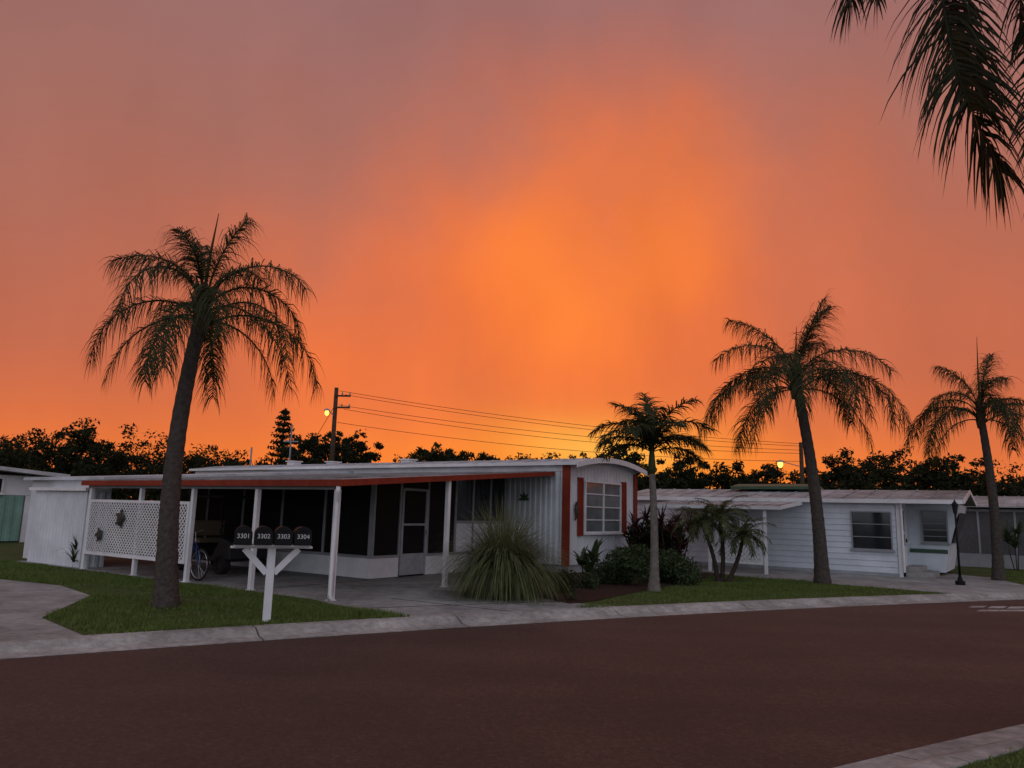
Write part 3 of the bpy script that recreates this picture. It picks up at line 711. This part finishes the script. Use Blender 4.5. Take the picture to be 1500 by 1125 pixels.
# near overhanging palm (crown above the frame, trunk on the near verge)
random.seed(33)
cr_ = V((5.0,5.9,7.0)); bs = V((5.25,5.7,0))
t = thing('queen_palm', 'near queen palm whose dark fronds hang into the top right corner', 'palm tree', bs)
tb = MB(); ringed(tb, trunk_pts((0,0,-.05), cr_-bs, (.1,0,0)), .17, .11, .06); tb.build('trunk', 'trunk', t, True)
cb = MB()
loc = lambda p: V(p)-bs
rows = [([cr_, at(1485,-125,5.75), at(1388,-30,5.6), at(1398,85,5.5), at(1432,180,5.45), at(1468,250,5.4)], .72, 175),
        ([cr_, at(1470,-110,5.9), at(1402,-30,5.95), at(1412,60,6.0), at(1440,140,6.0)], .66, 140),
        ([cr_, at(1430,-190,5.7), at(1330,-140,5.5), at(1265,-60,5.4), at(1246,0,5.4)], .55, 90),
        ([cr_, at(1450,-170,6.2), at(1355,-130,6.3), at(1298,-65,6.4), at(1282,0,6.4)], .52, 80),
        ([cr_, at(1630,-90,5.6), at(1600,60,5.5), at(1575,190,5.45), at(1570,300,5.4)], .68, 100),
        ([cr_, at(1540,-130,5.9), at(1505,-70,5.9), at(1495,0,5.95), at(1500,50,6.0)], .5, 70)]
for P, lf, nl in rows:
    frond(cb, [loc(p) for p in bez(P, 22)], lf, .024, nl, 1.2, start=.16, r=.02, plum=.45, fwd=.6, seg=4, shag=.25)
for k in range(13):
    az = k*2.39996; dirx = math.cos(az); diry = math.sin(az)
    if dirx < .25 and diry > -.7: continue
    s = k/13
    frond(cb, curve_pts(loc(cr_)+V((0,0,.2-.3*s)), az, R(80-90*s), 2.6, R(60+60*s), 16), .5, .026, 50, 1.1)
for az, el in ((-2.2,60),(-1.6,20),(-.9,70)):
    frond(cb, curve_pts(loc(cr_), az, R(el), 2.6, R(100), 16), .5, .026, 50, 1.1)
cb.build('crown', 'palm2', t)

# small feather palm at the bed
random.seed(5)
pC = gp(958,866); tpw = at(955,692,pC.y+.1)
t = thing('feather_palm', 'small palm with thin trunk and stiff arching fronds on the lawn', 'palm tree', (pC.x,pC.y,0))
o_ = V((pC.x,pC.y,0)); tp = tpw-o_
tb = MB(); ringed(tb, trunk_pts((0,0,-.05), tp, (.03,0,0)), .10, .07, .07, 12, .03); tb.build('trunk', 'trunklight', t, True)
b = MB(); b.tube([tp-V((0,0,.05)), tp+V((0,0,.1)), tp+V((0,0,.42)), tp+V((0,0,.58))], [.07,.09,.06,.03], 10); b.build('crownshaft', 'leaf', t, True)
cb = MB()
for az, el, L0, bd in ((178,72,1.7,120),(165,50,1.35,95),(205,58,1.5,105),(0,74,1.75,115),(25,56,1.45,98),(-20,48,1.4,100),(70,80,1.75,75),(110,72,1.7,90),(-70,68,1.5,100),(-120,60,1.5,100),(95,87,1.65,50),(-40,82,1.7,80),(190,30,1.15,80),(-5,25,1.2,80),(140,82,1.65,72),(230,78,1.55,85)):
    pts = curve_pts(tp+V((0,0,.45)), R(az), R(el), L0, R(bd), 14)
    frond(cb, pts, .46, .032, 64, 1.1, stiff=.3, start=.12, r=.016, plum=.3, fwd=.5, seg=4, shag=.25)
cb.build('crown', 'palm', t)

# pygmy date palms: three trunks
random.seed(9)
q0 = gp(1052,852)
t = thing('date_palm', 'low clump of pygmy date palms beside the carport lattice', 'palm tree', (q0.x,q0.y,0))
cb = MB(); tb = MB()
for bx_, by_, tx, ty, hz, L0 in ((0,0,-.35,.1,1.4,.95),(.1,.05,.1,.1,1.55,1.05),(.2,-.1,.62,-.1,1.1,.9)):
    tp = V((tx,ty,hz)); ringed(tb, trunk_pts((bx_,by_,-.03), tp, (.06,0,0), 8), .06, .045, .02, 9, .05)
    for k in range(24):
        s = k/24; az = k*2.4
        frond(cb, curve_pts(tp, az, R(80-70*s), L0*random.uniform(.8,1.1), R(80+40*s), 10), .24, .018, 34, 1.0, start=.1, r=.009, plum=.25, fwd=.7)
tb.build('trunk', 'bark', t); cb.build('crown', 'datepalm', t)

# ---------------------------------------------------------------- leafy things
def leaf_cloud(name, pts, size, m, parent, flat=.0):
    n = len(pts); a = rng.normal(size=(n,3)); a /= np.linalg.norm(a,axis=1)[:,None]
    b = rng.normal(size=(n,3)); b -= (b*a).sum(1)[:,None]*a; b /= np.linalg.norm(b,axis=1)[:,None]
    s = (rng.uniform(.6,1.3,n)*size)[:,None]
    v = np.stack([pts-a*s, pts+b*s*.42-a*s*.1, pts+a*s, pts-b*s*.42-a*s*.1], 1)
    me = bpy.data.meshes.new(name); me.from_pydata(v.reshape(-1,3).tolist(), [], np.arange(4*n).reshape(-1,4).tolist())
    me.materials.append(M[m]); o = bpy.data.objects.new(name, me); C.objects.link(o); o.parent = parent; return o
def clumps(cs, rs, per, squash=.75, shell=.55):
    out = []
    for c, r, k in zip(cs, rs, per):
        p = rng.normal(size=(k,3)); p /= np.linalg.norm(p,axis=1)[:,None]
        p *= (rng.uniform(shell,1.05,k)**.8)[:,None]*r; p[:,2] *= squash
        out.append(p+np.array(c))
    return np.concatenate(out)
def broadleaf(label, x, y, h, spread, n, leaf, seed):
    random.seed(seed); rg = np.random.default_rng(seed)
    t = thing('broadleaf_tree', label, 'tree', (x,y,0), 0, 'dark trees on the skyline')
    tb = MB(); tr = .05*h**.9*.5; lean = random.uniform(-.3,.3)
    tb.tube([(0,0,-.1),(lean*.5,0,h*.2),(lean,0,h*.42)], [tr*1.3,tr,tr*.75], 7)
    P = []; k = random.randint(9,12)
    m_ = V((lean,0,h*.32))
    def spray(kk, r, c, fl):
        p = np.clip(rg.normal(size=(kk,3)), -1.7, 1.7)*np.array([r,r,r*fl])*.72
        P.append(p+np.array(c))
    for i in range(k):
        a = i*2.4+random.uniform(-.5,.5); rr = spread*math.sqrt((i+.3)/k)*random.uniform(.7,1.0)
        top = h*(1-.5*(rr/spread)**2)*random.uniform(.78,.97)
        c = V((math.cos(a)*rr, math.sin(a)*rr, max(top-.12*h, h*.3)))
        tb.tube([m_, m_.lerp(c,.55)+V((0,0,-.03*h)), c], [tr*.45,tr*.25,tr*.08], 5)
        for q in range(13):
            e = c+V((random.gauss(0,1),random.gauss(0,1),random.gauss(-.25,.75)))*spread*.25
            e.z = min(max(e.z, h*.06), h*.97)
            if q < 8: tb.tube([c,e],[tr*.09,tr*.02],3)
            spray(int(n/(k*13)), spread*random.uniform(.06,.16), e, .7)
    for q in range(20):
        a = random.uniform(0,6.28); rr = spread*math.sqrt(random.random())
        spray(int(n/90), spread*.2, (math.cos(a)*rr, math.sin(a)*rr, h*random.uniform(.12,.5)), 1)
    tb.build('trunk', 'bark', t)
    leaf_cloud('crown', np.concatenate(P), leaf, 'leafdark', t)
trees = [(0,634,46,72,'dark tree at the far left edge of the skyline'),
 (70,612,52,70,'broad dark tree on the skyline above the green home'),
 (135,602,50,60,'tallest dark tree left of the curved palm trunk'),
 (212,624,56,72,'rounded dark tree just left of the curved palm trunk'),
 (305,636,58,66,'low dark tree just right of the curved palm trunk'),
 (372,660,60,50,'low dark tree left of the conical pine'),
 (464,612,47,50,'open dark tree left of the utility pole'),
 (522,610,50,42,'open dark tree right of the utility pole'),
 (598,638,56,55,'low dark tree above the middle of the carport roof'),
 (650,620,50,42,'rounded dark tree standing above the carport roof'),
 (710,645,60,30,'small dark tree right of the rounded skyline tree'),
 (790,642,58,55,'flat topped dark tree above the home roof vents'),
 (850,645,61,42,'dark tree above the arched end of the home'),
 (910,628,46,58,'dark tree behind the small feather palm'),
 (985,645,48,50,'dark tree just right of the small feather palm crown'),
 (1045,662,50,60,'dark tree between the feather palm and the leaning palm'),
 (1115,664,54,55,'dark tree behind the leaning palm trunk'),
 (1215,644,48,55,'dark tree right of the leaning palm'),
 (1290,632,50,68,'broadest dark tree above the lap sided home'),
 (1372,652,46,54,'dark tree left of the slender palm'),
 (1428,662,52,50,'dark tree behind the slender palm trunk'),
 (1492,680,54,58,'low dark tree at the right edge of the skyline')]
for i, (u, v, Y, sp, lab) in enumerate(trees):
    p = at(u, v, Y); broadleaf(lab, p.x, p.y, p.z, sp/F*Y*1.0, 6500, .14, 100+i)
random.seed(4)
pn_ = at(418,597,50); t = thing('norfolk_pine', 'conical dark pine left of the utility pole', 'tree', (pn_.x,pn_.y,0))
tb = MB(); tb.tube([(0,0,-.1),(0,0,pn_.z)], [.2,.02], 7); tb.build('trunk', 'bark', t)
pts = []
z = 1.5
while z < pn_.z-.1:
    rr = 1.75*(1-(z/pn_.z))**.8+.12
    for k in range(7):
        a = k*math.pi*2/7+z*1.3+random.uniform(-.2,.2)
        for q in range(26):
            s = random.random(); pts.append((math.cos(a)*rr*s+random.gauss(0,.07), math.sin(a)*rr*s+random.gauss(0,.07), z+.18*s*rr+random.gauss(0,.07)))
    z += .42
leaf_cloud('crown', np.array(pts), .14, 'leafdark', t)
pts = []
for k in range(380):
    x_ = -125+250*k/380+rng.uniform(-1,1); y_ = 92+rng.uniform(-8,8); h_ = rng.uniform(4.6,7.4)+ .9*math.sin(x_*.21)
    n_ = 170; p = np.clip(rng.normal(size=(n_,3)),-1.8,1.8)*np.array([1.0,.8,h_*.22])
    p[:,2] = np.minimum(p[:,2], h_*.5)
    pts.append(p+np.array([x_,y_,h_*.5]))
o = leaf_cloud('far_wood', np.concatenate(pts), .34, 'leafdark', None)
tag(o, 'low dark belt of far-off trees along the horizon', 'woodland', kind='stuff')

def bush(label, u, v, w, h, n, leaf, m, seed, name='shrub'):
    random.seed(seed); p = gp(u, v); t = thing(name, label, 'shrub', (p.x,p.y,0))
    cs = []; rs = []; tb = MB()
    for i in range(12):
        a = i*2.4; rr = w*.36*math.sqrt(i/12); r = w*random.uniform(.18,.27)
        c = V((math.cos(a)*rr, math.sin(a)*rr, max(r*.6, h*random.uniform(.4,.95)-r*.7))); cs.append(c); rs.append(r); tb.tube([(0,0,-.03), c*.5+V((0,0,.02)), c], [.02,.014,.006], 5)
    tb.build('stems', 'bark', t); leaf_cloud('foliage', clumps(cs, rs, [n//12]*12, .9, .4), leaf, m, t)
bush('rounded green shrub under the right shutter', 912, 856, 1.45, .95, 4800, .05, 'leaf', 1)
bush('dark spreading shrub beside the small palm trunk', 985, 854, 1.5, .8, 4600, .05, 'leaf', 2)
bush('tall dark shrub behind the red cordylines by the home corner', 962, 838, 1.9, 1.65, 6000, .06, 'leafdark', 12)
bush('low dark shrub in the mulch below the red corner board', 818, 868, .8, .5, 2000, .04, 'leafdark', 3)
bush('small low shrub at the front of the mulch bed', 860, 862, .6, .35, 1300, .035, 'leaf', 4)
def strap(label, u, v, stalks, n, L0, w, m, seed, name, el=(20,85), droop=.9, seg=5, Y=None):
    random.seed(seed); p = gp(u, v); t = thing(name, label, 'plant', (p.x,p.y,0)); b = MB(); s_ = MB()
    for (x, y, z) in stalks:
        s_.tube([(x*.3,y*.3,-.02),(x*.8,y*.8,z*.6),(x,y,z+.02)], [.022,.018,.012], 6)
        for k in range(n):
            a = k*2.4+random.uniform(-.3,.3); e = R(random.uniform(*el)); dd = V((math.cos(a)*math.cos(e), math.sin(a)*math.cos(e), math.sin(e)))
            b.leaf((x,y,z), dd, L0*random.uniform(.7,1.15), w*random.uniform(.8,1.2), V((-math.sin(a),math.cos(a),0)), droop*random.uniform(.6,1.3), seg)
    s_.build('stems', 'bark', t); b.build('leaves', m, t)
strap('tall dark red cordyline by the home corner', 935, 838, [(0,0,.9),(.25,.1,1.45),(-.2,.1,.5),(.1,-.2,.3),(.35,-.1,.7),(-.1,.1,1.2)], 24, .65, .085, 'leafred', 1, 'cordyline')
strap('dark red cordyline standing between small palm and date palms', 985, 842, [(0,0,1.0),(.3,.1,.7),(-.3,0,1.35),(.15,-.15,.35),(.5,.0,1.15),(-.1,.2,.6),(.2,.2,1.4)], 24, .65, .085, 'leafred', 2, 'cordyline')
strap('broad leaved green plant under the shuttered window', 862, 858, [(0,0,.3),(.12,.05,.55),(-.15,.05,.45)], 8, .55, .17, 'leaf', 3, 'broadleaf_plant', (35,80), .8)
strap('small strappy plant in front of the white shed', 107, 831, [(0,0,.12),(.03,0,.42)], 20, .5, .06, 'leaf', 4, 'strap_leaf_plant')
strap('leafy plant beside the grey screened home at the right edge', 1490, 836, [(0,0,.8),(.2,.1,1.3),(-.2,.1,1.0)], 18, .8, .1, 'leaf', 6, 'strap_leaf_plant')
strap('tiny grassy plant at the tip of the mulch bed', 838, 880, [(0,0,.02)], 26, .28, .02, 'leaf', 7, 'strap_leaf_plant')
# fountain grass: blades rise from a tight tuft and spill over
random.seed(2)
pf = gp(737,874); t = MB()
for k in range(5200):
    a = random.uniform(0,2*math.pi); rr = .24*math.sqrt(random.random()); e = R(90-24*random.random()**.7)
    dd = V((math.cos(a)*math.cos(e), math.sin(a)*math.cos(e), math.sin(e)))
    t.leaf((math.cos(a)*rr, math.sin(a)*rr, 0), dd, random.uniform(.8,2.05), .017, V((-math.sin(a),math.cos(a),0)), random.uniform(1.1,2.5), 9)
for k in range(1200):
    a = random.uniform(0,2*math.pi); rr = .3*math.sqrt(random.random()); e = R(random.uniform(45,72))
    dd = V((math.cos(a)*math.cos(e), math.sin(a)*math.cos(e), math.sin(e)))
    t.leaf((math.cos(a)*rr, math.sin(a)*rr, 0), dd, random.uniform(.5,.95), .016, V((-math.sin(a),math.cos(a),0)), random.uniform(1.2,2.0), 6)
o = t.build('fountain_grass', 'fount'); o.location = pf; tag(o, 'big arching clump of ornamental grass beside the driveway', 'plant')

# ---------------------------------------------------------------- utility poles, wires
def upole(label, top, lampv, arm, arms, lr=.2):
    t = thing('utility_pole', label, 'utility pole', (top.x,top.y,0))
    h = top.z
    b = MB(); b.tube([(0,0,-.1),(0,0,h)], [.17,.12], 10); b.build('pole', 'wood', t, True)
    for z, l in arms:
        b = MB(); b.bar((0,-.12,z),(l,-.12,z),.09,.1); c = b.build('crossarm', 'wood', t)
        for f in (.45,.95):
            MB().tube([(l*f,-.12,z+.05),(l*f,-.12,z+.12),(l*f,-.12,z+.16),(l*f,-.12,z+.24)], [.03,.06,.04,.02], 8).build('insulator', 'grey', c)
    ax, ay = arm
    b = MB(); b.tube([(0,0,lampv),(ax*.8,ay*.6,lampv+.25),(ax,ay,lampv+.3)], .03, 6); b.tube([(ax,ay,lampv+.22),(ax,ay,lampv+.3),(ax,ay,lampv+.36)],[lr*1.25,lr*1.1,lr*.3],10); a = b.build('lamp_arm', 'grey', t)
    b = MB(); b.ball((ax,ay,lampv+.1), lr, 12, 8, (.85,.85,1.15)); b.build('lamp', 'lampglow', a, True)
    return t
tp1 = at(493,568,44.5); tp2 = at(1173,648,47)
upole('wooden utility pole with lit lamp and power lines behind the home', tp1, at(485,606,44).z-.1, (-.27,-.85), ((tp1.z-.5,.9),(tp1.z-1.2,.9)), .15)
lm = at(1143,680,46.6)
upole('farther utility pole with lit lamp behind the leaning palm', tp2, lm.z-.1, (lm.x-tp2.x,-.4), (), .2)
for k, (z1, z2, sag) in enumerate(((-.2,-.1,.8),(-.42,-.25,.9),(-1.05,-.5,.9),(-1.3,-.7,1.1),(-2.1,-1.2,1.0))):
    a = tp1+V((.55 if k in (1,3) else .2,-.12,z1)); c = tp2+V((0,-.1,z2)); P = []
    for i in range(25):
        s = i/24; q = a.lerp(c, s); q.z -= sag*4*s*(1-s)*.5; P.append(q)
    b = MB(); b.tube(P, .014, 5); tag(b.build('power_line', 'black'), 'thin power line strung from the utility pole towards the right', 'cable', 'power lines between the utility poles')
b = MB(); a = tp1+V((0,0,-1.0)); c = V((tp1.x-3.4, tp1.y, 1.0)); b.tube([a,c], .016, 5); tag(b.build('guy_wire', 'black'), 'slanting guy wire left of the utility pole', 'cable')
p = at(428,622,40); b = MB(); b.tube([(p.x,p.y,0),(p.x,p.y,p.z)], [.05,.04], 8); b.bar((p.x-.4,p.y,p.z-.9),(p.x+.4,p.y,p.z-.9),.05,.06)
tag(b.build('antenna_mast', 'grey'), 'thin grey mast beside the conical pine', 'mast')

# ---------------------------------------------------------------- world
w = bpy.data.worlds.new('World'); S.world = w; w.use_nodes = True
nt = w.node_tree; N = nt.nodes; L = nt.links
bg = N['Background']
tc = N.new('ShaderNodeTexCoord'); sx = N.new('ShaderNodeSeparateXYZ'); L.new(tc.outputs['Generated'], sx.inputs[0])
def m(op, a, b=None, c=None):
    n = N.new('ShaderNodeMath'); n.operation = op
    for i, q in enumerate((a, b, c)):
        if q is None: continue
        if isinstance(q, (int, float)): n.inputs[i].default_value = q
        else: L.new(q, n.inputs[i])
    return n.outputs[0]
DEG = 180/math.pi
az = m('MULTIPLY', m('ARCTAN2', sx.outputs[0], sx.outputs[1]), DEG)
el = m('MULTIPLY', m('ARCSINE', m('MINIMUM', m('MAXIMUM', sx.outputs[2], -1.0), 1.0)), DEG)
def noise(scale, vec, detail=6, rough=.55):
    n = N.new('ShaderNodeTexNoise'); n.inputs['Scale'].default_value = scale; n.inputs['Detail'].default_value = detail; n.inputs['Roughness'].default_value = rough
    L.new(vec, n.inputs['Vector']); return n.outputs['Fac']
mp0 = N.new('ShaderNodeMapping'); mp0.inputs['Scale'].default_value = (1,1,1.0); L.new(tc.outputs['Generated'], mp0.inputs['Vector'])
nA = noise(3.2, mp0.outputs[0], 7, .52)
mp1 = N.new('ShaderNodeMapping'); mp1.inputs['Location'].default_value = (3.1,1.7,5.2); mp1.inputs['Scale'].default_value = (1.3,1.3,1.0); L.new(tc.outputs['Generated'], mp1.inputs['Vector'])
nB = noise(2.6, mp1.outputs[0], 7, .52)
mp2 = N.new('ShaderNodeMapping'); mp2.inputs['Scale'].default_value = (7,7,1.8); mp2.inputs['Rotation'].default_value = (0,R(22),0); L.new(tc.outputs['Generated'], mp2.inputs['Vector'])
nS = noise(1.0, mp2.outputs[0], 7, .52)
azw = m('ADD', az, m('MULTIPLY', m('SUBTRACT', nA, .5), 30.0))
elw = m('ADD', m('ADD', el, m('MULTIPLY', m('SUBTRACT', nB, .5), 20.0)), m('MULTIPLY', m('SUBTRACT', nS, .5), 7.0))
elw2 = m('ADD', el, m('MULTIPLY', m('SUBTRACT', nB, .5), 5.0))
def gauss(a, a0, sa, e, e0, se, tilt=0.0):
    da = m('DIVIDE', m('SUBTRACT', m('SUBTRACT', a, a0), m('MULTIPLY', m('SUBTRACT', e, e0), tilt)), sa)
    de = m('DIVIDE', m('SUBTRACT', e, e0), se)
    return m('POWER', 2.71828, m('MULTIPLY', m('ADD', m('MULTIPLY', da, da), m('MULTIPLY', de, de)), -1.0))
def mix(f, a, b):
    n = N.new('ShaderNodeMix'); n.data_type = 'RGBA'; L.new(f, n.inputs[0])
    for i, q in ((6,a),(7,b)):
        if isinstance(q, tuple): n.inputs[i].default_value = (*q,1)
        else: L.new(q, n.inputs[i])
    return n.outputs[2]
cr = N.new('ShaderNodeValToRGB'); L.new(m('DIVIDE', m('MAXIMUM', elw2, 0.0), 90.0), cr.inputs['Fac'])
E = cr.color_ramp.elements
stops = [(0,(.72,.17,.05)),(.06,(.62,.148,.06)),(.12,(.49,.138,.078)),(.20,(.40,.142,.10)),(.30,(.345,.15,.125)),(.40,(.31,.15,.145)),(.6,(.31,.21,.22)),(.75,(.34,.32,.39)),(1,(.38,.38,.47))]
E[0].position = 0; E[0].color = (*stops[0][1],1); E[1].position = 1; E[1].color = (*stops[-1][1],1)
for p_, c_ in stops[1:-1]: e_ = E.new(p_); e_.color = (*c_,1)
col = cr.outputs['Color']
col = mix(m('MULTIPLY', gauss(azw, 5, 28, elw, 11, 16, .1), .62), col, (.78,.158,.05))
col = mix(m('MULTIPLY', gauss(azw, 2, 17, elw, 14.5, 10.5, .25), .9), col, (.94,.182,.038))
col = mix(m('MULTIPLY', gauss(azw, 4, 8.5, elw, 17, 7.5, .3), .75), col, (1.0,.24,.036))
col = mix(m('MULTIPLY', gauss(azw, 8, 5, elw, 25, 8, .25), .3), col, (.90,.19,.055))
col = mix(m('MULTIPLY', gauss(azw, 4, 55, elw2, 1.0, 4.2), .8), col, (.98,.21,.026))
col = mix(m('MULTIPLY', gauss(azw, 7, 16, elw2, 3.0, 3.6), .75), col, (1.0,.28,.026))
col = mix(m('MULTIPLY', gauss(az, 7, 6, elw2, 4.6, 2.0), .8), col, (1.0,.50,.08))
br = m('ADD', 1.0, m('MULTIPLY', m('SUBTRACT', nS, .48), .36))
sc = N.new('ShaderNodeVectorMath'); sc.operation = 'SCALE'; L.new(col, sc.inputs[0]); L.new(br, sc.inputs['Scale'])
front = sc.outputs[0]
bk_ = N.new('ShaderNodeMapRange'); bk_.interpolation_type = 'SMOOTHSTEP'; bk_.inputs['From Min'].default_value = -.2; bk_.inputs['From Max'].default_value = .75
L.new(m('MULTIPLY', sx.outputs[1], -1.0), bk_.inputs['Value'])
col = mix(bk_.outputs[0], front, (.74,.76,.88))
L.new(col, bg.inputs['Color']); bg.inputs['Strength'].default_value = 1.0
sky = N.new('ShaderNodeTexSky'); sky.sky_type = 'NISHITA'; sky.sun_disc = False; sky.sun_elevation = R(2); sky.sun_rotation = R(6)
bg2 = N.new('ShaderNodeBackground'); bg2.inputs['Strength'].default_value = .002; L.new(sky.outputs[0], bg2.inputs['Color'])
ad = N.new('ShaderNodeAddShader'); L.new(bg.outputs[0], ad.inputs[0]); L.new(bg2.outputs[0], ad.inputs[1]); L.new(ad.outputs[0], N['World Output'].inputs['Surface'])
sl = bpy.data.lights.new('sun', 'SUN'); sl.energy = .25; sl.angle = R(8); sl.color = (1,.5,.2)
so = bpy.data.objects.new('sun', sl); C.objects.link(so)
dv = V((-math.sin(R(6))*math.cos(R(2)), -math.cos(R(6))*math.cos(R(2)), -math.sin(R(2))))
so.rotation_euler = dv.to_track_quat('-Z','Y').to_euler()
S.view_settings.view_transform = 'Standard'; S.view_settings.look = 'None'
